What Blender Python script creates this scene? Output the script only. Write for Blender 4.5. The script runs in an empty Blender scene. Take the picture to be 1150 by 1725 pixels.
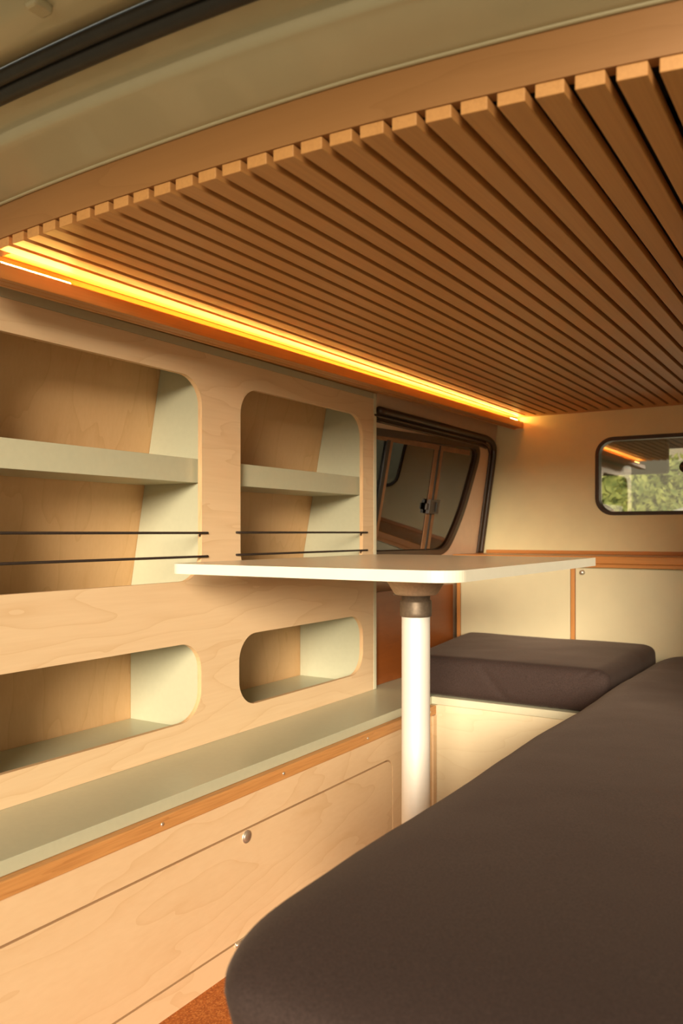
import bpy, bmesh, math, random
from mathutils import Vector, noise
from mathutils.geometry import tessellate_polygon
random.seed(4)
S = bpy.context.scene
COL = S.collection
PI = math.pi

# ------------------------------------------------------------------ camera
cam_d = bpy.data.cameras.new('camera'); cam = bpy.data.objects.new('camera', cam_d); COL.objects.link(cam)
cam.location = (0, 0, 0); cam.rotation_euler = (PI/2, 0, math.radians(32.2))
cam_d.sensor_fit = 'AUTO'; cam_d.sensor_width = 36; cam_d.lens = 36*1385/1725; cam_d.shift_y = 34.5/1725
cam_d.clip_start = 0.02; cam_d.clip_end = 200
cam_d.dof.use_dof = True; cam_d.dof.focus_distance = 1.72; cam_d.dof.aperture_fstop = 5.6
S.camera = cam
# ------------------------------------------------------------------ light
W = bpy.data.worlds.new('sky'); S.world = W; W.use_nodes = True
nt = W.node_tree; nt.nodes.clear()
wo = nt.nodes.new('ShaderNodeOutputWorld'); bg = nt.nodes.new('ShaderNodeBackground')
tc = nt.nodes.new('ShaderNodeTexCoord'); sp = nt.nodes.new('ShaderNodeSeparateXYZ'); rp = nt.nodes.new('ShaderNodeValToRGB')
nt.links.new(tc.outputs['Generated'], sp.inputs[0]); nt.links.new(sp.outputs['Z'], rp.inputs[0])
rp.color_ramp.elements[0].position = 0.0; rp.color_ramp.elements[0].color = (1.0, .80, .50, 1)
rp.color_ramp.elements[1].position = 0.6; rp.color_ramp.elements[1].color = (.70, .72, .62, 1)
nt.links.new(rp.outputs[0], bg.inputs[0]); bg.inputs[1].default_value = .76
nt.links.new(bg.outputs[0], wo.inputs[0])
sun_d = bpy.data.lights.new('sun', 'SUN'); sun = bpy.data.objects.new('sun', sun_d); COL.objects.link(sun)
sun.rotation_euler = Vector((-.50, 1, -.245)).to_track_quat('-Z', 'Y').to_euler()
sun.location = (3, -6, 1.2)
sun_d.energy = 6.4; sun_d.angle = math.radians(17); sun_d.color = (1.0, .85, .63)
S.view_settings.view_transform = 'Standard'; S.view_settings.look = 'None'
S.view_settings.exposure = 0.0; S.view_settings.gamma = 1.0; S.view_settings.use_curve_mapping = False
LED_STRENGTH = 85

# ------------------------------------------------------------------ materials
def new_mat(name):
    m = bpy.data.materials.new(name); m.use_nodes = True
    return m, m.node_tree, m.node_tree.nodes['Principled BSDF']
def plain(name, c, rough=.5, metal=0, vary=.05, scale=30, bump=0, bscale=200, coat=0, spec=.5):
    m, t, b = new_mat(name)
    co = t.nodes.new('ShaderNodeTexCoord'); n = t.nodes.new('ShaderNodeTexNoise'); n.inputs['Scale'].default_value = scale
    n.inputs['Detail'].default_value = 4
    t.links.new(co.outputs['Object'], n.inputs['Vector'])
    r = t.nodes.new('ShaderNodeValToRGB')
    r.color_ramp.elements[0].position = .3; r.color_ramp.elements[1].position = .7
    r.color_ramp.elements[0].color = (*[x*(1-vary) for x in c], 1); r.color_ramp.elements[1].color = (*[min(1, x*(1+vary)) for x in c], 1)
    t.links.new(n.outputs['Fac'], r.inputs[0]); t.links.new(r.outputs[0], b.inputs['Base Color'])
    b.inputs['Roughness'].default_value = rough; b.inputs['Metallic'].default_value = metal
    b.inputs['Coat Weight'].default_value = coat; b.inputs['Specular IOR Level'].default_value = spec
    if bump:
        n2 = t.nodes.new('ShaderNodeTexNoise'); n2.inputs['Scale'].default_value = bscale; n2.inputs['Detail'].default_value = 3
        t.links.new(co.outputs['Object'], n2.inputs['Vector'])
        bp = t.nodes.new('ShaderNodeBump'); bp.inputs['Strength'].default_value = bump; bp.inputs['Distance'].default_value = .002
        t.links.new(n2.outputs['Fac'], bp.inputs['Height']); t.links.new(bp.outputs[0], b.inputs['Normal'])
    return m
def wood(name, base, dark, stretch, lines=.35, contour=8, cscale=1.6, fine=(60, .5), rough=.45, offs=(0, 0, 0)):
    """base veneer colour, faint cathedral contour lines and fine streaks; stretch = scale per axis (small along the grain)"""
    m, t, b = new_mat(name)
    N = t.nodes.new; L = t.links.new
    co = N('ShaderNodeTexCoord'); mp = N('ShaderNodeMapping')
    mp.inputs['Scale'].default_value = stretch; mp.inputs['Location'].default_value = offs
    L(co.outputs['Object'], mp.inputs[0])
    n1 = N('ShaderNodeTexNoise'); n1.inputs['Scale'].default_value = cscale; n1.inputs['Detail'].default_value = 3.5; n1.inputs['Roughness'].default_value = .42
    L(mp.outputs[0], n1.inputs['Vector'])
    mu = N('ShaderNodeMath'); mu.operation = 'MULTIPLY'; mu.inputs[1].default_value = contour; L(n1.outputs['Fac'], mu.inputs[0])
    fr = N('ShaderNodeMath'); fr.operation = 'FRACT'; L(mu.outputs[0], fr.inputs[0])
    r1 = N('ShaderNodeValToRGB'); e = r1.color_ramp.elements
    e[0].position = 0; e[0].color = (1, 1, 1, 1); e[1].position = 1; e[1].color = (.0, .0, .0, 1)
    x = e.new(.10); x.color = (.40, .40, .40, 1); x = e.new(.35); x.color = (.08, .08, .08, 1); x = e.new(.97); x.color = (0, 0, 0, 1)
    L(fr.outputs[0], r1.inputs[0])
    n2 = N('ShaderNodeTexNoise'); n2.inputs['Scale'].default_value = fine[0]; n2.inputs['Detail'].default_value = 3
    mp2 = N('ShaderNodeMapping'); mp2.inputs['Scale'].default_value = [s if s > .6 else s*.25 for s in stretch]
    L(co.outputs['Object'], mp2.inputs[0]); L(mp2.outputs[0], n2.inputs['Vector'])
    n3 = N('ShaderNodeTexNoise'); n3.inputs['Scale'].default_value = 2.5; L(mp.outputs[0], n3.inputs['Vector'])
    a = N('ShaderNodeMath'); a.operation = 'MULTIPLY'; a.inputs[1].default_value = lines; L(r1.outputs[0], a.inputs[0])
    s2 = N('ShaderNodeMath'); s2.operation = 'SUBTRACT'; s2.inputs[1].default_value = .45; L(n2.outputs['Fac'], s2.inputs[0])
    a2 = N('ShaderNodeMath'); a2.operation = 'MULTIPLY_ADD'; a2.inputs[1].default_value = fine[1]; L(s2.outputs[0], a2.inputs[0]); L(a.outputs[0], a2.inputs[2])
    s3 = N('ShaderNodeMath'); s3.operation = 'MULTIPLY_ADD'; s3.inputs[1].default_value = .35; L(n3.outputs['Fac'], s3.inputs[0]); L(a2.outputs[0], s3.inputs[2])
    s4 = N('ShaderNodeMath'); s4.operation = 'SUBTRACT'; s4.inputs[1].default_value = .12; s4.use_clamp = True; L(s3.outputs[0], s4.inputs[0])
    mx = N('ShaderNodeMixRGB'); mx.inputs[1].default_value = (*base, 1); mx.inputs[2].default_value = (*dark, 1)
    L(s4.outputs[0], mx.inputs[0]); L(mx.outputs[0], b.inputs['Base Color'])
    b.inputs['Roughness'].default_value = rough
    return m
M = {}
M['birch_face'] = wood('birch_face', (.79, .585, .37), (.58, .35, .16), (3.2, .6, 3.2), lines=.30, contour=15, cscale=1.5, fine=(45, .35))
M['birch_door'] = wood('birch_door', (.79, .57, .35), (.58, .34, .145), (3, .75, 3.0), lines=.27, contour=10, cscale=1.7, fine=(40, .3), offs=(3, 1.3, 7))
M['birch_back'] = wood('birch_back', (.68, .43, .22), (.47, .25, .09), (3.5, 3.5, .9), lines=.26, contour=12, cscale=1.3, fine=(50, .3), offs=(5, 2, 1))
M['birch_pale'] = wood('birch_pale', (.86, .76, .54), (.72, .58, .36), (1.0, 3, 3.4), lines=.3, contour=10, cscale=1.6, fine=(40, .25), offs=(1, 1, 2))
M['slat'] = wood('slat_oak', (.66, .33, .11), (.48, .22, .065), (30, .35, 30), lines=.2, contour=5, cscale=1.5, fine=(9, .9), rough=.5)
M['header'] = wood('header_wood', (.38, .185, .066), (.27, .12, .036), (.5, 3, 5), lines=.3, contour=7, cscale=2, fine=(30, .4), rough=.4)
M['pelmet'] = wood('pelmet_wood', (.56, .25, .07), (.34, .13, .03), (12, .3, 20), lines=.3, contour=5, cscale=2, fine=(8, .8), rough=.4)
M['oak'] = wood('oak_edging', (.62, .30, .10), (.38, .15, .04), (14, .9, 22), lines=.35, contour=6, cscale=2, fine=(12, 1.3), rough=.45)
M['oak_x'] = wood('oak_shelf', (.62, .25, .065), (.40, .14, .03), (.6, 14, 16), lines=.3, contour=6, cscale=2, fine=(12, .9), rough=.35)
M['oak_z'] = wood('oak_upright', (.64, .28, .08), (.42, .16, .04), (14, 14, .6), lines=.3, contour=6, cscale=2, fine=(12, .9), rough=.4)
M['red_ply'] = wood('dark_ply', (.34, .10, .022), (.24, .065, .014), (3, .5, 3), lines=.3, contour=6, cscale=2, fine=(30, .6), rough=.4)
M['ply_edge'] = wood('ply_edge', (.74, .50, .28), (.42, .21, .08), (120, .5, 3), lines=.6, contour=6, cscale=2, fine=(12, .7), rough=.6)
M['sage'] = plain('sage_laminate', (.50, .495, .36), rough=.33, vary=.02, scale=80)
M['sage_edge'] = plain('sage_edge_band', (.70, .67, .50), rough=.5, vary=.03)
M['cream'] = plain('cream_board', (.84, .74, .44), rough=.42, vary=.03, scale=14)
M['cream_door'] = plain('cream_door', (.72, .63, .42), rough=.35, vary=.03, scale=10)
M['table'] = plain('table_laminate', (.72, .64, .47), rough=.27, vary=.02, scale=60)
M['table_edge'] = plain('table_edge_band', (.80, .77, .64), rough=.45, vary=.02)
M['body'] = plain('body_paint', (.52, .46, .30), rough=.32, vary=.02, coat=.3)
M['inner_metal'] = plain('inner_metal', (.66, .46, .31), rough=.35, vary=.03, coat=.2)
M['rubber'] = plain('black_rubber', (.022, .019, .016), rough=.5, vary=.2, bump=.2)
M['rubber_brown'] = plain('window_rubber', (.05, .026, .014), rough=.42, vary=.15)
M['cord'] = plain('elastic_cord', (.03, .018, .013), rough=.7, vary=.3, scale=300, bump=.4, bscale=900)
M['pole'] = plain('brushed_aluminium', (.86, .83, .78), rough=.55, metal=.3, vary=.01, scale=90)
M['collar'] = plain('dark_metal_collar', (.22, .17, .125), rough=.5, metal=.6, vary=.15, scale=120)
M['bracket'] = plain('cast_bracket', (.55, .42, .30), rough=.5, metal=.3, vary=.1, scale=150, bump=.1)
M['chrome'] = plain('chrome', (.85, .78, .68), rough=.38, metal=.9, vary=.05)
M['black'] = plain('black_felt', (.008, .006, .005), rough=.95, vary=.2)
M['seat'] = plain('seat_leather', (.26, .12, .05), rough=.6, vary=.2)
M['white_paint'] = plain('white_paint', (.75, .75, .72), rough=.3, vary=.02)
M['bark'] = plain('bark', (.12, .08, .05), rough=.9, vary=.4)
M['gravel'] = plain('gravel', (.34, .29, .20), rough=.95, vary=.35, scale=12, bump=.8, bscale=30)
M['visor'] = plain('visor_cloth', (.12, .115, .075), rough=.8, vary=.1)
M['latch'] = plain('latch_plastic', (.05, .035, .028), rough=.4, vary=.1)

def fabric(name, c, c2):
    m, t, b = new_mat(name); N = t.nodes.new; L = t.links.new
    co = N('ShaderNodeTexCoord')
    n = N('ShaderNodeTexNoise'); n.inputs['Scale'].default_value = 420; n.inputs['Detail'].default_value = 2
    L(co.outputs['Object'], n.inputs['Vector'])
    r = N('ShaderNodeValToRGB'); r.color_ramp.elements[0].position = .3; r.color_ramp.elements[1].position = .75
    r.color_ramp.elements[0].color = (*c, 1); r.color_ramp.elements[1].color = (*c2, 1)
    L(n.outputs['Fac'], r.inputs[0]); L(r.outputs[0], b.inputs['Base Color'])
    b.inputs['Roughness'].default_value = .85; b.inputs['Specular IOR Level'].default_value = .25
    b.inputs['Sheen Weight'].default_value = .12; b.inputs['Sheen Roughness'].default_value = .4
    b.inputs['Sheen Tint'].default_value = (.8, .6, .5, 1)
    w = N('ShaderNodeTexNoise'); w.inputs['Scale'].default_value = 6; w.inputs['Detail'].default_value = 2; L(co.outputs['Object'], w.inputs['Vector'])
    ad = N('ShaderNodeMath'); ad.operation = 'MULTIPLY_ADD'; ad.inputs[1].default_value = .12
    L(n.outputs['Fac'], ad.inputs[0]); L(w.outputs['Fac'], ad.inputs[2])
    bp = N('ShaderNodeBump'); bp.inputs['Strength'].default_value = .35; bp.inputs['Distance'].default_value = .006
    L(ad.outputs[0], bp.inputs['Height']); L(bp.outputs[0], b.inputs['Normal'])
    return m
M['fabric'] = fabric('charcoal_brown_fabric', (.032, .0200, .0175), (.056, .035, .031))

def cork():
    m, t, b = new_mat('orange_cork'); N = t.nodes.new; L = t.links.new
    co = N('ShaderNodeTexCoord'); v = N('ShaderNodeTexVoronoi'); v.inputs['Scale'].default_value = 330
    L(co.outputs['Object'], v.inputs['Vector'])
    r = N('ShaderNodeValToRGB'); e = r.color_ramp.elements
    e[0].position = 0; e[0].color = (.30, .075, .012, 1); e[1].position = 1; e[1].color = (.68, .27, .07, 1)
    x = e.new(.5); x.color = (.46, .13, .02, 1)
    L(v.outputs['Color'], r.inputs[0]); L(r.outputs[0], b.inputs['Base Color']); b.inputs['Roughness'].default_value = .7
    return m
M['cork'] = cork()

def glass(name, tint, keep, ior=1.5):
    """thin pane: tinted see-through plus fresnel mirror"""
    m = bpy.data.materials.new(name); m.use_nodes = True; t = m.node_tree; t.nodes.clear(); N = t.nodes.new; L = t.links.new
    o = N('ShaderNodeOutputMaterial'); tr = N('ShaderNodeBsdfTransparent'); tr.inputs[0].default_value = (*tint, 1)
    gl = N('ShaderNodeBsdfGlossy'); gl.inputs['Roughness'].default_value = .01; gl.inputs[0].default_value = (1, 1, 1, 1)
    f = N('ShaderNodeFresnel'); f.inputs[0].default_value = ior
    ad = N('ShaderNodeMath'); ad.operation = 'ADD'; ad.inputs[1].default_value = keep; L(f.outputs[0], ad.inputs[0])
    mx = N('ShaderNodeMixShader'); L(ad.outputs[0], mx.inputs[0]); L(tr.outputs[0], mx.inputs[1]); L(gl.outputs[0], mx.inputs[2])
    L(mx.outputs[0], o.inputs[0])
    return m
M['glass'] = glass('clear_glass', (.86, .86, .80), .10)
M['glass_dark'] = glass('tinted_glass', (.58, .34, .20), .06)

def emit(name, c, s):
    m = bpy.data.materials.new(name); m.use_nodes = True; t = m.node_tree; t.nodes.clear()
    o = t.nodes.new('ShaderNodeOutputMaterial'); e = t.nodes.new('ShaderNodeEmission'); e.inputs[0].default_value = (*c, 1); e.inputs[1].default_value = s
    t.links.new(e.outputs[0], o.inputs[0]); return m
M['led'] = emit('led_glow', (1, .54, .12), LED_STRENGTH)

def leafmat(name, c1, c2):
    m, t, b = new_mat(name); N = t.nodes.new; L = t.links.new
    co = N('ShaderNodeTexCoord'); n = N('ShaderNodeTexNoise'); n.inputs['Scale'].default_value = 5; n.inputs['Detail'].default_value = 4
    L(co.outputs['Object'], n.inputs['Vector']); r = N('ShaderNodeValToRGB')
    r.color_ramp.elements[0].position = .35; r.color_ramp.elements[1].position = .65
    r.color_ramp.elements[0].color = (*c1, 1); r.color_ramp.elements[1].color = (*c2, 1)
    L(n.outputs['Fac'], r.inputs[0]); L(r.outputs[0], b.inputs['Base Color']); b.inputs['Roughness'].default_value = .6
    return m
M['leaf'] = leafmat('leaves', (.10, .15, .04), (.36, .40, .13))
M['leaf_dry'] = leafmat('dry_leaves', (.16, .09, .04), (.34, .22, .10))

# ------------------------------------------------------------------ helpers
def link(name, bm, mats, parent=None, smooth=False, bevel=0, seg=2):
    bmesh.ops.recalc_face_normals(bm, faces=bm.faces)
    me = bpy.data.meshes.new(name); bm.to_mesh(me); bm.free()
    for m in (mats if isinstance(mats, (list, tuple)) else [mats]): me.materials.append(M[m])
    o = bpy.data.objects.new(name, me); COL.objects.link(o)
    if smooth: me.polygons.foreach_set('use_smooth', [True]*len(me.polygons))
    if bevel:
        md = o.modifiers.new('bevel', 'BEVEL'); md.width = bevel; md.segments = seg; md.limit_method = 'ANGLE'; md.angle_limit = math.radians(50)
    if parent: o.parent = parent
    return o
def tag(o, label=None, cat=None, group=None, kind=None):
    if label: o['label'] = label
    if cat: o['category'] = cat
    if group: o['group'] = group
    if kind: o['kind'] = kind
    return o
def thing(name, label=None, cat=None, group=None, kind=None):
    o = bpy.data.objects.new(name, None); o.empty_display_size = .05; COL.objects.link(o)
    return tag(o, label, cat, group, kind)
def box_bm(bm, x0, x1, y0, y1, z0, z1, mi=0):
    v = [bm.verts.new((x, y, z)) for x in (x0, x1) for y in (y0, y1) for z in (z0, z1)]
    fs = []
    for q in ((0, 1, 3, 2), (4, 6, 7, 5), (0, 4, 5, 1), (2, 3, 7, 6), (0, 2, 6, 4), (1, 5, 7, 3)):
        f = bm.faces.new([v[i] for i in q]); f.material_index = mi; fs.append(f)
    return fs
def box(name, x0, x1, y0, y1, z0, z1, mat, parent=None, bevel=.001):
    bm = bmesh.new(); box_bm(bm, x0, x1, y0, y1, z0, z1)
    return link(name, bm, mat, parent, bevel=bevel)
def rrect(a0, a1, b0, b1, r, n=8):
    pts = []
    rs = r if isinstance(r, (list, tuple)) else (r, r, r, r)
    for (ca, cb, t0), rr in zip(((a1, b1, 0), (a0, b1, PI/2), (a0, b0, PI), (a1, b0, 1.5*PI)), rs):
        sa = -1 if ca == a1 else 1; sb = -1 if cb == b1 else 1
        for i in range(n+1):
            t = t0 + (PI/2)*i/n
            pts.append((ca + sa*rr + rr*math.cos(t), cb + sb*rr + rr*math.sin(t)))
    return pts
def panel_bm(outer, holes, place, t0, t1, bm=None, rim=0, face=0):
    """flat board with holes: 2D loops extruded between depths t0 (seen side) and t1; place(a, b, t) -> xyz; rim = material of cut edges"""
    bm = bm or bmesh.new()
    loops = [outer] + list(holes)
    flat = [p for l in loops for p in l]
    tris = tessellate_polygon([[Vector((a, b, 0)) for a, b in l] for l in loops])
    V0 = [bm.verts.new(place(a, b, t0)) for a, b in flat]; V1 = [bm.verts.new(place(a, b, t1)) for a, b in flat]
    for t in tris:
        for V in (V0, V1):
            try: f = bm.faces.new([V[i] for i in t]); f.material_index = face
            except ValueError: pass
    k = 0
    for li, l in enumerate(loops):
        n = len(l)
        for i in range(n):
            a, b = k+i, k+(i+1) % n
            f = bm.faces.new([V0[a], V0[b], V1[b], V1[a]]); f.material_index = rim
        k += n
    return bm
def ring_bm(outer, inner, place, t0, t1): return panel_bm(outer, [inner], place, t0, t1)
def lathe_bm(prof, c, n=48, axis='Z'):
    bm = bmesh.new(); rows = []
    for r, h in prof:
        row = []
        for i in range(n):
            a = 2*PI*i/n; p = (r*math.cos(a), r*math.sin(a), h)
            if axis == 'X': p = (h, r*math.cos(a), r*math.sin(a))
            if axis == 'Y': p = (r*math.cos(a), h, r*math.sin(a))
            row.append(bm.verts.new((p[0]+c[0], p[1]+c[1], p[2]+c[2])))
        rows.append(row)
    for A, B in zip(rows, rows[1:]):
        for i in range(n): bm.faces.new([A[i], A[(i+1) % n], B[(i+1) % n], B[i]])
    bm.faces.new(rows[0][::-1]); bm.faces.new(rows[-1])
    return bm
def tube_bm(pts, r, n=10, bm=None, closed=False):
    bm = bm or bmesh.new(); rows = []; N = len(pts)
    for i, p in enumerate(pts):
        p = Vector(p)
        a = Vector(pts[(i-1) % N] if (closed or i > 0) else pts[i]); b = Vector(pts[(i+1) % N] if (closed or i < N-1) else pts[i])
        d = (b-a).normalized(); u = d.cross(Vector((0.13, .21, 1))).normalized()
        if abs(d.z) > .95: u = d.cross(Vector((1, 0, 0))).normalized()
        w = d.cross(u)
        rr = r(i) if callable(r) else r
        rows.append([bm.verts.new(p + u*rr*math.cos(2*PI*k/n) + w*rr*math.sin(2*PI*k/n)) for k in range(n)])
    for j in range(N if closed else N-1):
        A, B = rows[j], rows[(j+1) % N]
        for k in range(n): bm.faces.new([A[k], A[(k+1) % n], B[(k+1) % n], B[k]])
    if not closed: bm.faces.new(rows[0][::-1]); bm.faces.new(rows[-1])
    return bm
def smooth_path(pts, n=8):
    out = []
    for i in range(len(pts)-1):
        p0 = Vector(pts[max(i-1, 0)]); p1 = Vector(pts[i]); p2 = Vector(pts[i+1]); p3 = Vector(pts[min(i+2, len(pts)-1)])
        for k in range(n):
            t = k/n
            out.append(.5*((2*p1)+(p2-p0)*t+(2*p0-5*p1+4*p2-p3)*t*t+(3*p1-p0-3*p2+p3)*t**3))
    out.append(Vector(pts[-1])); return out
def nb(X):   # rear edge of the headlining, bowed in plan
    P = [(-1.6, .90), (-1.4, .86), (-1.166, .832), (-.85, .818), (-.537, .822), (-.311, .845), (-.148, .87), (.25, .95)]
    for i in range(len(P)-1):
        if X <= P[i+1][0] or i == len(P)-2:
            p0 = P[max(i-1, 0)]; p1 = P[i]; p2 = P[i+1]; p3 = P[min(i+2, len(P)-1)]
            t = (X-p1[0])/(p2[0]-p1[0]); t = min(max(t, 0), 1); h = p2[0]-p1[0]
            m1 = (p2[1]-p0[1])/(p2[0]-p0[0])*h; m2 = (p3[1]-p1[1])/(p3[0]-p1[0])*h
            return (2*t**3-3*t*t+1)*p1[1]+(t**3-2*t*t+t)*m1+(-2*t**3+3*t*t)*p2[1]+(t**3-t*t)*m2
PX = lambda x: (lambda a, b, t: (x+t, a, b))          # boards in the YZ plane

ZF = -.891; YB = 3.17; XR = .24
# ------------------------------------------------------------------ the van shell
tag(box('floor', -1.60, XR, .50, YB, ZF-.03, ZF, 'cork'), kind='structure')
tag(box('ceiling', -1.60, XR, .88, 5.2, .50, .52, 'black'), kind='structure')
# partition wall with window hole
holeB = rrect(-.848, -.19, .069, .356, .062)
bm = panel_bm([(-1.60, ZF), (XR, ZF), (XR, .50), (-1.60, .50)], [holeB[::-1]], lambda a, b, t: (a, YB+t, b), 0, .03)
tag(link('wall_back', bm, 'cream'), kind='structure')
w2 = thing('window_2', kind='structure')
bm = ring_bm(rrect(-.852, -.186, .065, .360, .066), rrect(-.838, -.20, .079, .346, .052), lambda a, b, t: (a, YB+t, b), -.006, .036)
link('window_frame', bm, 'rubber_brown', w2, bevel=.002)
bm = panel_bm(rrect(-.840, -.198, .077, .348, .054), [], lambda a, b, t: (a, YB+t, b), .012, .017)
link('pane', bm, 'glass', w2)
link('window_knob', lathe_bm([(.0, .012), (.014, .012), (.02, .006), (.022, -.002), (.016, -.008), (0.001, -.01)], (-.53, YB, .237), 24, 'Y'), 'latch', w2, smooth=True)
# side wall beyond the shelving unit, leaning inwards towards the roof
def wallX(y, z): return -1.306+.14*z-.0435*max(0, 3.17-y)
WP = lambda y, z, t: (wallX(y, z)+t, y, z)
def offset_loop(l, d, closed=True):
    N = len(l); out = []; area = sum(l[i][0]*l[(i+1) % N][1]-l[(i+1) % N][0]*l[i][1] for i in range(N)); s = 1 if area > 0 else -1
    for i in range(N):
        ax, ay = l[i-1] if (closed or i > 0) else l[i]; bx, by = l[(i+1) % N] if (closed or i < N-1) else l[i]
        tx, ty = bx-ax, by-ay; m = math.hypot(tx, ty) or 1
        out.append((l[i][0]+s*d*ty/m, l[i][1]-s*d*tx/m))
    return out
win = [(p.x, p.y) for p in smooth_path([(a, b, 0) for a, b in [(2.2525, .328), (2.551, .335), (2.785, .340), (2.924, .345), (2.983, .343), (3.018, .324), (3.025, .291), (3.011, .236), (2.965, .101), (2.924, .02), (2.882, -.04), (2.85, -.067), (2.804, -.081), (2.739, -.083), (2.551, -.082), (2.2525, -.082)]], 6)]
# boundary of the wall: around the opening, which runs on behind the shelving unit
bm = panel_bm([(2.252, ZF), (YB, ZF), (YB, .50), (2.252, .50)]+win, [], WP, 0, -.03)
tag(link('wall_left', bm, 'inner_metal'), kind='structure')
w1 = thing('window_1', kind='structure')
inn = offset_loop(win, -.019, False); out_ = offset_loop(win, .004, False)
link('window_frame', panel_bm(out_+inn[::-1], [], WP, .006, -.034), 'rubber_brown', w1, bevel=.002)
link('pane', panel_bm(offset_loop(win, -.017, False), [], WP, -.006, -.010), 'glass_dark', w1)
def bar(name, y0, y1, z0, z1, t0, t1, mat, par, dy=-.012):
    bm = bmesh.new(); v = []
    for z, d in ((z0, dy), (z1, 0)):
        for y, t in ((y0, t0), (y1, t0), (y1, t1), (y0, t1)): v.append(bm.verts.new(WP(y+d, z, t)))
    for q in ((0, 1, 5, 4), (1, 2, 6, 5), (2, 3, 7, 6), (3, 0, 4, 7), (3, 2, 1, 0), (4, 5, 6, 7)): bm.faces.new([v[i] for i in q])
    return link(name, bm, mat, par, bevel=.001)
bar('glazing_bar', 2.706, 2.718, -.062, .315, -.001, -.0058, 'rubber', w1)
bar('glazing_bar', 2.346, 2.366, -.062, .302, .001, -.0058, 'rubber', w1, dy=-.03)
bar('glazing_edge', 2.719, 2.742, -.060, .315, -.003, -.0058, 'seat', w1)
bar('glazing_edge', 2.678, 2.7055, -.060, .315, -.003, -.0058, 'seat', w1)
bar('glazing_edge', 2.367, 2.388, -.060, .302, -.003, -.0058, 'seat', w1, dy=-.03)
bar('glazing_rail', 2.26, 2.955, .298, .316, -.002, -.0058, 'seat', w1, dy=0)
lt = bar('window_latch', 2.664, 2.738, .068, .118, .012, -.0005, 'latch', w1, dy=-.004)
bar('latch_lever', 2.646, 2.6635, .082, .104, .008, .002, 'latch', lt, dy=-.002)
bar('latch_lever', 2.704, 2.712, .074, .110, .018, .0125, 'rubber', lt, dy=-.002)
# rubber seal of the side door opening
sealp = smooth_path([(2.256, .387, 0), (2.645, .381, 0), (2.942, .375, 0), (3.07, .371, 0), (3.129, .352, 0), (3.146, .31, 0), (3.146, .18, 0), (3.146, .05, 0), (3.146, -.082, 0)], 8)
link('trim_1', tube_bm([WP(p.x, p.y, .010) for p in sealp], .0115, 10), 'rubber_brown', None, smooth=True)['kind'] = 'structure'
link('trim_2', tube_bm([WP(p.x-.020, p.y-.018, .004) for p in sealp[:-1]], .0055, 8), 'rubber_brown', None, smooth=True)['kind'] = 'structure'
link('trim_3', tube_bm([WP(p.x, p.y-.033, .003) for p in sealp[:26]], .005, 8), 'rubber_brown', None, smooth=True)['kind'] = 'structure'
link('trim_7', panel_bm([(p.x, p.y+.006) for p in sealp[:26]]+[(p.x, p.y-.036) for p in sealp[:26][::-1]], [], WP, .0012, -.001), 'rubber_brown')['kind'] = 'structure'
# outer skin behind the shelving, right side, roof
tag(box('wall_outer', -1.63, -1.60, .50, 2.26, ZF, .50, 'body'), kind='structure')
holeR = rrect(1.40, 2.95, -.04, .36, .06)
tag(link('wall_right', panel_bm([(.95, ZF), (YB, ZF), (YB, .50), (.95, .50)], [holeR[::-1]], lambda a, b, t: (XR+t, a, b), 0, .03), 'cream'), kind='structure')
w3 = thing('window_3', kind='structure')
link('window_frame', ring_bm(rrect(1.396, 2.954, -.044, .364, .064), rrect(1.414, 2.936, -.026, .346, .05), lambda a, b, t: (XR+t, a, b), -.006, .036), 'rubber_brown', w3)
link('pane', panel_bm(rrect(1.412, 2.938, -.028, .348, .052), [], lambda a, b, t: (XR+t, a, b), .012, .017), 'glass', w3)
# dark ply lining on the side wall below the window
bm = panel_bm([(2.2525, -.4915), (2.883, -.4915), (2.883, -.198), (2.2525, -.192)], [], lambda a, b, t: (-1.312+t, a, b), 0.0, -.012)
tag(link('trim_4', bm, 'red_ply', None, bevel=.001), kind='structure')

# body frame over the tailgate opening
NX = 60; XS = [-1.6+1.85*i/NX for i in range(NX+1)]
def sweep(prof, mat, name, thick=None, parent=None, smooth=True):
    bm = bmesh.new(); rows = []
    for x in XS:
        k = min(max((x+1.0)/.5, 0), 1)*.012
        rows.append([bm.verts.new((x, nb(x)+o+(k if o < -.05 else 0), z-(.10*max(0, -1.22-x)))) for o, z in prof])
    for A, B in zip(rows, rows[1:]):
        for i in range(len(prof)-(0 if thick else 1)):
            j = (i+1) % len(prof); bm.faces.new([A[i], A[j], B[j], B[i]])
    if thick: bm.faces.new(rows[0][::-1]); bm.faces.new(rows[-1])
    return link(name, bm, mat, parent, smooth=smooth)
def closedprof(p, up=.02): return p + [(o, z+up) for o, z in reversed(p)]
o = sweep(closedprof([(.03, .529), (-.004, .531), (-.012, .533), (-.03, .541), (-.05, .549), (-.070, .556), (-.078, .5590), (-.0825, .5615), (-.0845, .567), (-.086, .5745), (-.091, .580), (-.104, .584), (-.118, .588), (-.13, .592)]), 'body', 'trim_5', True)
tag(o, kind='structure')
md = o.modifiers.new('wn', 'WEIGHTED_NORMAL')
link('edge_bead', tube_bm([(x, nb(x)-.002, .5315-(.10*max(0, -1.22-x))) for x in XS], .0032, 8), 'body', o, smooth=True)
def seal_path(off, z): return [(x, nb(x)+off+min(max((x+1.0)/.5, 0), 1)*.012, z-(.10*max(0, -1.22-x))) for x in XS]
tg = thing('trim_6', kind='structure')
link('seal_strip', tube_bm(seal_path(-.130, .588), .0115, 10), 'rubber', tg, smooth=True)
link('seal_strip', tube_bm(seal_path(-.147, .596), .0095, 10), 'rubber', tg, smooth=True)
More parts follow.
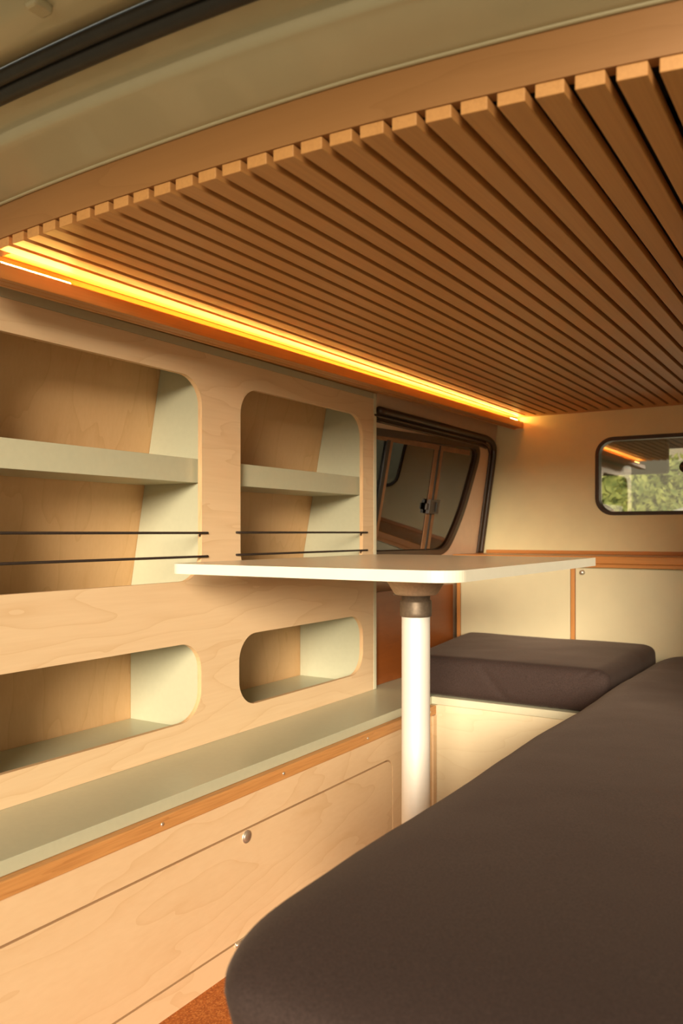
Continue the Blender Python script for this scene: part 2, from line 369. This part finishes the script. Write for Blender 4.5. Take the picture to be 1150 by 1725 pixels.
# raised tailgate
dr = thing('door_1', kind='structure')
sweep(closedprof([(-.155, .602), (-.175, .606), (-.20, .611), (-.212, .617), (-.222, .628), (-.236, .634), (-.30, .636), (-.45, .645), (-.80, .675), (-1.35, .72)]), 'body', 'door_panel', True, dr)
bm = bmesh.new()
for k in range(7):
    x = -1.25+k*.22; box_bm(bm, x, x+.02, nb(x)-.215, nb(x)-.188, .600, .612)
link('door_clip', bm, 'body', dr, bevel=.004)

# ------------------------------------------------------------------ slatted ceiling
ce = thing('slatted_ceiling', 'slatted oak ceiling lining with wooden header board above the bed and table', 'ceiling panel')
P = .04065; x0 = -1.186; GAP = .0105
for k in range(35):
    xa = x0+k*P; xb = xa+P-GAP
    if xb > XR: break
    bm = bmesh.new(); v = []
    for z in (.461, .476):
        for x, y in ((xa, nb(xa)+.001), (xb, nb(xb)+.001), (xb, YB-.045), (xa, YB-.045)): v.append(bm.verts.new((x, y, z)))
    for q in ((0, 1, 2, 3), (4, 5, 6, 7), (0, 1, 5, 4), (1, 2, 6, 5), (2, 3, 7, 6), (3, 0, 4, 7)): bm.faces.new([v[i] for i in q])
    link('slat', bm, 'slat', ce, bevel=.0012)
box('end_strip', x0, XR-.002, YB-.045, YB-.002, .461, .476, 'slat', ce)
bm = bmesh.new(); box_bm(bm, -1.25, XR, .955, YB-.003, .478, .49); link('backing_sheet', bm, 'black', ce)
bm2 = sweep([(.019, .478), (.019, .488), (.16, .488), (.16, .478)], 'black', 'backing_strip', True, ce, smooth=False)
o = sweep([(0.0, .4765), (0.0, .530), (.018, .530), (.018, .4765)], 'header', 'header_board', True, ce, smooth=False)
# pelmet with the LED strip
def pel(name, prof0, prof1, y0, y1, mat, parent):
    bm = bmesh.new(); A = [bm.verts.new((x, y0, z)) for x, z in prof0]; B = [bm.verts.new((x, y1, z)) for x, z in prof1]
    n = len(A)
    for i in range(n): bm.faces.new([A[i], A[(i+1) % n], B[(i+1) % n], B[i]])
    bm.faces.new(A[::-1]); bm.faces.new(B)
    return link(name, bm, mat, parent, bevel=.0012)
pe = thing('light_pelmet', 'long oak light pelmet along the top of the shelving unit, glowing behind its lip', 'pelmet')
Y0, Y1 = .78, 3.165
sh = lambda pr, dx, dz=0: [(x+dx, z+dz) for x, z in pr]
lip = [(-1.193, .413), (-1.180, .413), (-1.180, .4385), (-1.193, .4385)]
pel('pelmet_lip', lip, sh(lip, .045, .003), Y0, Y1, 'pelmet', pe)
bot = [(-1.2115, .413), (-1.1935, .413), (-1.1935, .424), (-1.2115, .424)]
pel('pelmet_base', bot, sh(bot, .045, .003), Y0, Y1, 'pelmet', pe)
bk = [(-1.222, .413), (-1.212, .413), (-1.212, .4605), (-1.222, .4605)]
pel('pelmet_back', bk, sh(bk, .045, 0), Y0, Y1, 'pelmet', pe)
box('pelmet_soffit', -1.335, -1.223, Y0, Y1, .4385, .448, 'pelmet', pe)
box('pelmet_top', -1.2225, -1.1875, .86, YB-.003, .4612, .4745, 'pelmet', pe)
ls = thing('led_strip', 'glowing warm LED strip lying in the pelmet under the outermost ceiling slat', 'light strip')
def led(name, prof, ya, yb):
    """tape whose first side glows towards the slats; the other sides are its white backing"""
    f = lambda y: .045*(y-Y0)/(Y1-Y0)
    g = lambda y: .003*(y-Y0)/(Y1-Y0)
    bm = bmesh.new(); A = [bm.verts.new((x+f(ya), ya, z+g(ya))) for x, z in prof]; B = [bm.verts.new((x+f(yb), yb, z+g(yb))) for x, z in prof]
    n = len(A)
    for i in range(n):
        q = bm.faces.new([A[i], A[(i+1) % n], B[(i+1) % n], B[i]]); q.material_index = 0 if i == 0 else 1
    for q in (bm.faces.new(A[::-1]), bm.faces.new(B)): q.material_index = 1
    return link(name, bm, ['led', 'white_paint'], ls)
tape = [(-1.2065, .4370), (-1.1985, .4290), (-1.2010, .4265), (-1.2090, .4345)]
led('light_tape', tape, .995, 3.08)
led('raised_tape_end', sh(tape, .0035, .0115), .85, 0.99)
led('raised_tape_end', sh(tape, .0035, .0115), 3.085, 3.155)
# ------------------------------------------------------------------ shelving unit
ZC = -.492      # worktop surface
XF = -1.287     # face of unit
su = thing('shelving_unit', 'birch and sage green wall shelving unit with rounded cut-outs standing on worktop', 'shelf unit')
y0u, y1u = .70, 2.232
holes = [rrect(.80, 1.438, -.111, .358, .066, 10), rrect(1.578, 2.167, -.111, .358, .066, 10),
         rrect(.80, 1.436, -.430, -.252, .066, 10), rrect(1.573, 2.167, -.430, -.252, .066, 10)]
bm = panel_bm([(y0u, ZC), (y1u, ZC), (y1u, .418), (y0u, .418)], [h[::-1] for h in holes], PX(XF), 0, -.012, rim=1)
link('face_panel', bm, ['birch_face', 'ply_edge'], su)
box('top_board', -1.50, XF, y0u, y1u+.018, .4185, .437, 'sage', su)
def backx(z): return -1.535+max(0, z+.14)*.19
bm = bmesh.new(); v = []
for t in (0, -.01):
    for y in (y0u, y1u):
        v.append([bm.verts.new((backx(z)+t, y, z)) for z in (ZC, -.14, .418)])
a, b, c, d = v
for i in range(2):
    bm.faces.new([a[i], b[i], b[i+1], a[i+1]]); bm.faces.new([c[i], d[i], d[i+1], c[i+1]])
    bm.faces.new([a[i], a[i+1], c[i+1], c[i]]); bm.faces.new([b[i], b[i+1], d[i+1], d[i]])
bm.faces.new([a[0], b[0], d[0], c[0]]); bm.faces.new([a[2], b[2], d[2], c[2]])
link('back_panel', bm, 'birch_back', su)
def upright(name, ya, yb):
    bm = bmesh.new(); xf = XF-.0125
    P2 = [(xf, ZC), (xf, .418), (backx(.418)+.001, .418), (backx(-.14)+.001, -.14), (backx(ZC)+.001, ZC)]
    A = [bm.verts.new((x, ya, z)) for x, z in P2]; B = [bm.verts.new((x, yb, z)) for x, z in P2]
    for i in range(5): bm.faces.new([A[i], A[(i+1) % 5], B[(i+1) % 5], B[i]])
    bm.faces.new(A[::-1]); bm.faces.new(B); return link(name, bm, 'sage', su)
upright('divider', 1.452, 1.470); upright('divider', 1.550, 1.566); upright('divider', .740, .758)
upright('divider', 2.185, 2.203)
box('end_panel', -1.50, XF+.0005, 2.2325, 2.250, ZC, .437, 'sage_edge', su)
for ya, yb in ((.7585, 1.4515), (1.5665, 2.1845)):
    def slab(name, z0, z1, xf, bev=.001):
        bm = bmesh.new(); v = []
        for z in (z0, z1):
            xb = backx(z)+.0015
            v += [bm.verts.new((xf, ya, z)), bm.verts.new((xf, yb, z)), bm.verts.new((xb, yb, z)), bm.verts.new((xb, ya, z))]
        for q in ((0, 1, 2, 3), (4, 5, 6, 7), (0, 1, 5, 4), (1, 2, 6, 5), (2, 3, 7, 6), (3, 0, 4, 7)): bm.faces.new([v[i] for i in q])
        return link(name, bm, 'sage', su, bevel=bev)
    slab('shelf', .116, .172, XF-.022)
    slab('compartment_floor', -.170, -.152, XF-.0125)
    slab('compartment_ceiling', -.245, -.228, XF-.0125)
    slab('compartment_floor', -.480, -.462, XF-.0125)
def cord(ya, yb, z, sag=0):
    n = 12; bm = bmesh.new()
    xs = XF+.003
    pts = [(XF-.006, ya, z), (XF+.001, ya+.0005, z), (xs, ya+.004, z)]+[(xs, ya+.004+(yb-ya-.008)*i/n, z+sag*math.sin(PI*i/n)) for i in range(1, n)]+[(xs, yb-.004, z), (XF+.001, yb-.0005, z), (XF-.006, yb, z)]
    tube_bm(pts, .0028, 8, bm)
    return link('elastic_cord', bm, 'cord', su, smooth=True)
for z in (0.0, -.0545):
    cord(.772, 1.457, z-.001); cord(1.5615, 2.193, z)
# little clips that hold the cords at the edge of the opening
for y in (1.4385, 2.1655):
    for z in (0.0, -.0545): box('cord_pin', XF-.007, XF-.004, y-.002, y+.0008, z-.010, z-.002, 'cord', su, bevel=0)

# ------------------------------------------------------------------ worktop and bench cabinet
XW = -1.087; XC = -1.075; YE = 2.232
wt = thing('worktop', 'long sage green laminate worktop with oak front edging under the shelving unit', 'worktop')
box('laminate_board', -1.595, XW, .60, 2.867, -.516, ZC-.0004, 'sage', wt, bevel=.0008)
box('oak_edging', -1.095, XC+.0045, .60, YE, -.5436, -.5165, 'oak', wt, bevel=.002)
for y in (.725, 1.09, 1.462, 1.828, 2.19):
    s = link('screw', lathe_bm([(.0001, .0014), (.002, .0014), (.0034, .0008), (.0038, 0), (.0038, -.003)], (XC+.0046, y, -.530), 16, 'X'), 'chrome', wt, smooth=True)
bc = thing('bench_cabinet', 'low birch bench cabinet with drop-down hatch door beneath the green worktop', 'cabinet')
dY0, dY1, dZ0, dZ1 = .70, 1.969, -.8395, -.612
dl = rrect(dY0, dY1, dZ0, dZ1, [.035, .035, .006, .006], 8)
XD = XC
bm = panel_bm([(.60, ZF), (YE, ZF), (YE, -.544), (.60, -.544)], [dl[::-1]], PX(XD), 0, -.015, rim=1)
link('face_frame', bm, ['birch_door', 'ply_edge'], bc)
link('cabinet_body', (lambda bm: (box_bm(bm, -1.595, XD-.0155, .60, YE, ZF, -.544), bm)[1])(bmesh.new()), 'birch_back', bc)
di = offset_loop(dl, -.0045)
dd = link('door', panel_bm(di, [], PX(XD), 0, -.0145, rim=1), ['birch_door', 'ply_edge'], bc)
lk = link('push_lock', lathe_bm([(.0001, .0035), (.0075, .0035), (.0088, .0028), (.0092, .0012), (.0098, .0012), (.0125, .0026), (.0135, .0012), (.0137, -.002), (.0137, -.004)], (XD, 1.337, -.6306), 32, 'X'), 'chrome', dd, smooth=True)
for yc in (1.332, 1.90):
    h = box('hinge', XD-.001, XD+.003, yc-.033, yc+.033, -.8455, -.8355, 'chrome', dd, bevel=.0012)
    for k in range(3):
        tubey = [(XD+.004, yc-.032+k*.022, -.8400), (XD+.004, yc-.012+k*.022, -.8400)]
        link('hinge_knuckle', tube_bm(tubey, .0028, 10), 'chrome', h, smooth=True)
box('corner_post', XD-.012, XD+.006, YE-.022, YE-.0005, ZF, -.545, 'birch_door', bc)

# ------------------------------------------------------------------ storage box across the front with its cushion
sb = thing('storage_box', 'pale birch storage box behind the table leg, under the small cushion', 'storage box')
box('front_panel', XC+.0065, -.505, YE, YE+.016, ZF, -.5145, 'birch_pale', sb, bevel=.0006)
box('lid_board', XW+.0005, -.505, YE+.0005, 2.862, -.514, -.4922, 'sage_edge', sb)
box('box_body', XW+.001, -.509, YE+.017, 2.862, ZF, -.5165, 'birch_back', sb)
box('corner_strip', XC-.013, XC+.006, YE+.0005, YE+.016, ZF, -.5165, 'birch_pale', sb, bevel=.001)

def cushion(name, x0, x1, y0, y1, z0, z1, r, dome, parent, seed=0, n=(36, 40, 10), extra=None, wob=.004):
    bm = bmesh.new(); vd = {}
    c = Vector(((x0+x1)/2, (y0+y1)/2, (z0+z1)/2)); h = Vector(((x1-x0)/2, (y1-y0)/2, (z1-z0)/2))
    def P(i, j, k):
        key = (i, j, k)
        if key in vd: return vd[key]
        def ax(i, n, h, r):
            u = 2*i/n-1
            return h*math.copysign(1-(1-abs(u))**1.35, u) if abs(u) < 1 else math.copysign(h, u)
        q = Vector((ax(i, n[0], h.x, r), ax(j, n[1], h.y, r), ax(k, n[2], h.z, r)))
        inner = Vector([max(-(h[a]-r[a]), min(h[a]-r[a], q[a])) for a in range(3)])
        d = q-inner; dn = Vector([d[a]/r[a] for a in range(3)])
        if dn.length > 1e-6:
            dn = dn.normalized(); p = inner+Vector([dn[a]*r[a] for a in range(3)])
        else: p = q.copy()
        fx = 1-(p.x/h.x)**2; fy = 1-(p.y/h.y)**2; fz = 1-(p.z/h.z)**2
        if p.z > 0: p.z += dome*max(fx, 0)**.5*max(fy, 0)**.5*(p.z/h.z)
        p.x += .010*fz*(p.x/h.x)*max(fy, 0)**.4; p.y += .008*fz*(p.y/h.y)*max(fx, 0)**.4
        w = noise.noise_vector(p*3.2+Vector((seed, 0, 0)))*wob + noise.noise_vector(p*11+Vector((seed, 5, 0)))*wob*.3
        if p.z < -h.z*.9: w.z = 0
        p += w
        p += c
        if extra: p = extra(p)
        vd[key] = bm.verts.new(p); return vd[key]
    I, J, K = n
    for i in range(I):
        for j in range(J):
            for k in (0, K): bm.faces.new([P(i, j, k), P(i+1, j, k), P(i+1, j+1, k), P(i, j+1, k)])
    for i in range(I):
        for k in range(K):
            for j in (0, J): bm.faces.new([P(i, j, k), P(i+1, j, k), P(i+1, j, k+1), P(i, j, k+1)])
    for j in range(J):
        for k in range(K):
            for i in (0, I): bm.faces.new([P(i, j, k), P(i, j+1, k), P(i, j+1, k+1), P(i, j, k+1)])
    return link(name, bm, 'fabric', parent, smooth=True)
def crease(p):
    if p.x < -.9: p.x += .085*(2.868-p.y)/.63*min(1, (-.9-p.x)/.30)
    # soft folds of the cover on the side towards the table, gathered at the right hand end
    if p.y < 2.26:
        u = (p.x+.905)-(p.z+.42)*(-.9)
        p.y += .006*math.exp(-(u/.010)**2)*(1 if -.475 < p.z < -.385 else .2)
        for q in (.03, .055, .085):
            d = (p.x+.56+q)-(p.z+.40)*1.1
            p.y += .004*math.exp(-(d/.009)**2)
    return p
fc = cushion('bed_cushion', -1.255, -.572, 2.240, 2.868, -.4905, -.374, Vector((.040, .022, .024)), .010, None, 3, (90, 40, 16), crease, .003)
tag(fc, 'small dark brown fabric cushion on the storage box, at far end behind the table leg', 'cushion', 'charcoal brown bed cushions')
def bigfix(p):
    # the near end of the cover is drawn in under the foam
    if p.z < -.43:
        k = (-.43-p.z)
        if p.x < -.40: p.x += k*.25
        if p.y < .80: p.y += k*.1
    return p
mc = cushion('bed_cushion', -.545, .20, .579, 2.862, -.4945, -.392, Vector((.075, .165, .034)), .012, None, 9, (44, 90, 12), bigfix, .005)
tag(mc, 'large dark brown fabric mattress filling the lower right foreground', 'mattress', 'charcoal brown bed cushions')
bb = thing('bed_platform', 'birch bed platform hidden beneath the large dark mattress', 'bed')
box('side_panel', -.500, -.484, .70, 2.862, ZF, -.520, 'birch_pale', bb)
box('end_panel', -.483, .20, .70, .716, ZF, -.520, 'birch_pale', bb)
box('bed_board', -.500, .215, .68, 2.862, -.5195, -.4955, 'birch_pale', bb)

# ------------------------------------------------------------------ table
tb = thing('table', 'pale laminate pedestal table with rounded corner on single silver leg', 'table')
tx0, tx1, ty0, ty1, tzt, tzb = -1.226, -.576, 1.264, 2.155, -.065, -.086
out = rrect(tx0, tx1, ty0, ty1, [.012, .05, .03, .055], 12)
bm = panel_bm(out, [], lambda a, b, t: (a, b, t), tzt, tzb, rim=1)
link('tabletop', bm, ['table', 'table_edge'], tb, bevel=.0012, seg=2)
pc = (-.79, 1.548, 0)
link('mounting_bracket', lathe_bm([(.075, tzb-.0002), (.075, tzb-.004), (.066, tzb-.010), (.058, tzb-.022), (.047, tzb-.040), (.043, tzb-.0445), (.033, tzb-.046)], pc), 'bracket', tb, smooth=True)
link('locking_collar', lathe_bm([(.0300, -.1320), (.0300, -.1415), (.0325, -.1425), (.0335, -.146), (.0335, -.168), (.0330, -.1745), (.0312, -.1765)], pc), 'collar', tb, smooth=True)
box('locking_pin', pc[0]-.052, pc[0]-.036, pc[1]-.004, pc[1]+.004, -.134, -.124, 'collar', tb)
link('table_leg', lathe_bm([(.0298, -.1766), (.0300, -.179), (.0300, -.872), (.0298, -.873)], pc), 'pole', tb, smooth=True)
link('floor_socket', lathe_bm([(.034, -.873), (.05, -.876), (.075, -.886), (.078, ZF+.0002)], pc), 'bracket', tb, smooth=True)

# ------------------------------------------------------------------ front cabinet against the partition
fcb = thing('front_cabinet', 'cream two-door front cabinet with oak ledge against the partition wall', 'cabinet')
YC = 2.885
box('ledge', -1.314, XR-.002, YC-.005, YB-.0005, -.109, -.083, 'oak_x', fcb, bevel=.003)
box('ledge_underlip', -1.300, XR-.002, YC-.001, YC+.012, -.122, -.1095, 'oak_x', fcb)
box('upstand', -1.290, XR-.002, YB-.014, YB-.0005, -.0828, -.070, 'oak_x', fcb)
box('cabinet_body', -1.298, XR-.002, YC+.0155, YB-.0005, ZF, -.1225, 'cream', fcb)
box('upright', -1.298, -1.284, YC, YC+.015, -.50, -.1225, 'oak_z', fcb)
box('upright', -.862, -.848, YC, YC+.015, -.50, -.1225, 'oak_z', fcb)
d1 = box('door', -1.282, -.8645, YC+.002, YC+.0152, -.50, -.126, 'cream_door', fcb)
d2 = box('door', -.8455, -.43, YC+.002, YC+.0152, -.50, -.126, 'cream_door', fcb)
for d_, x in ((d2, -.8205),):
    link('door_knob', lathe_bm([(.0001, -.012), (.005, -.0115), (.0078, -.008), (.0078, -.004), (.005, .0), (.009, .0015), (.009, .002)], (x, YC, -.140), 20, 'Y'), 'chrome', d_, smooth=True)
box('upright', -.428, -.414, YC, YC+.015, -.50, -.1225, 'oak_z', fcb)
box('door', -.4120, XR-.004, YC+.002, YC+.0152, -.50, -.126, 'cream_door', fcb)

# ------------------------------------------------------------------ beyond the partition window
cs = thing('car_seat', 'brown seat headrest showing at lower left corner of the partition window', 'seat')
bm = bmesh.new()
o = cushion('headrest', -1.18, -.905, 3.62, 3.74, -.05, .135, Vector((.10, .05, .07)), .0, cs, 2, (16, 12, 12), None, .002); o.data.materials[0] = M['seat']
o = cushion('seat_back', -1.28, -.80, 3.60, 3.76, -.80, -.08, Vector((.10, .06, .08)), .0, cs, 2, (16, 12, 16), None, .002); o.data.materials[0] = M['seat']
for x in (-1.08, -1.0): link('headrest_post', tube_bm([(x, 3.68, -.12), (x, 3.68, -.03)], .006, 8), 'chrome', cs, smooth=True)
# overhead shelf of the cab
box_o = box('sun_visor', -1.75, -.86, 4.60, 4.66, .315, .499, 'visor', None, bevel=.01)
tag(box_o, 'dark grey-green cab sun visor across top of the partition window view', 'visor')
# neighbour's white car
cr = thing('parked_car', 'white sloping car body seen low through the partition window', 'car')
bm = bmesh.new(); rows = []
for i in range(21):
    u = i/20; prof = []
    for j in range(13):
        v_ = j/12; x = -1.75+2.2*u; y = 7.0+1.2*v_
        z = -.02+.32*(1-abs(2*u-1)**2.2)*(1-.25*abs(2*v_-1)**3)
        prof.append(bm.verts.new((x, y, z)))
    rows.append(prof)
for A, B in zip(rows, rows[1:]):
    for j in range(12): bm.faces.new([A[j], A[j+1], B[j+1], B[j]])
o = link('car_roof', bm, 'white_paint', cr, smooth=True); md = o.modifiers.new('s', 'SOLIDIFY'); md.thickness = .03
box('car_side', -1.70, .40, 7.05, 8.15, -1.49, -.055, 'white_paint', cr, bevel=.05)
tag(box('ground', -40, 40, -30, 50, -1.55, -1.50, 'gravel', None, 0), kind='structure')
def bush(c, r, n, mat, label, grp, lf=.045):
    t = thing(grp[0], label, 'bush', grp[1]); bm = bmesh.new()
    for i in range(n):
        d = Vector((random.uniform(-1, 1), random.uniform(-1, 1), random.uniform(-1, 1)))
        m_ = max(abs(d.x), abs(d.y), abs(d.z)); d = d/m_
        L = (abs(d.x)**4+abs(d.y)**4+abs(d.z)**4)**.25
        k = (.70+.24*random.random())*(1+.22*noise.noise(d*2.2+Vector(c)))/L
        p = Vector((c[0]+d.x*r[0]*k, c[1]+d.y*r[1]*k, c[2]+d.z*r[2]*k))
        u = Vector((random.gauss(0, 1), random.gauss(0, 1), random.gauss(0, 1))).normalized(); w = u.orthogonal().normalized()
        s = lf*(.6+.8*random.random())
        bm.faces.new([bm.verts.new(p+u*s), bm.verts.new(p+w*s*.5), bm.verts.new(p-u*s), bm.verts.new(p-w*s*.5)])
    link('foliage', bm, mat, t)
    bm = bmesh.new(); bmesh.ops.create_icosphere(bm, subdivisions=4, radius=1)
    for v in bm.verts:
        d = v.co/max(abs(v.co.x), abs(v.co.y), abs(v.co.z)); L = (abs(d.x)**4+abs(d.y)**4+abs(d.z)**4)**.25
        k = .72*(1+.22*noise.noise(d*2.2+Vector(c)))/L
        v.co = Vector((c[0]+d.x*r[0]*k, c[1]+d.y*r[1]*k, c[2]+d.z*r[2]*k))
    link('inner_foliage', bm, mat, t, smooth=True)
    link('stem', tube_bm([(c[0], c[1], -1.5), (c[0]+.05, c[1], (c[2]-1.5)/2), (c[0], c[1]+.05, c[2])], .05, 8), 'bark', t)
    return t
G = ('garden_bush', 'garden bushes beyond the van'); H = ('side_bush', 'bushes outside the side window')
bush((-3.62, 10.0, -.35), (.95, 1.0, 1.10), 4500, 'leaf', 'green garden bush seen through the left part of the partition window', G, .06)
bush((-1.95, 9.5, -.45), (.62, .8, 1.0), 4500, 'leaf', 'green garden bush seen above the white car through the partition window', G, .05)
bush((-.45, 10.0, -.3), (.8, 1.0, 1.15), 4000, 'leaf', 'green garden bush at the right edge of the partition window view', G, .06)
bush((-3.2, 12.8, -.1), (1.6, 1.1, 1.38), 7000, 'leaf', 'tall garden bush far behind, filling the gap between the nearer ones', G, .07)
bush((-.2, 13.0, .8), (1.1, 1.1, 2.2), 5000, 'leaf', 'tallest garden bush, rising high at the far right behind the partition window', G, .08)
bush((-6.2, 8.5, -.3), (1.6, 1.9, 1.7), 6000, 'leaf_dry', 'brown bush outside behind the tinted side window', H, .08)
bush((-7.4, 13.5, -.2), (2.2, 2.2, 1.9), 6000, 'leaf', 'green bush outside beyond the far pane of the tinted side window', H, .08)
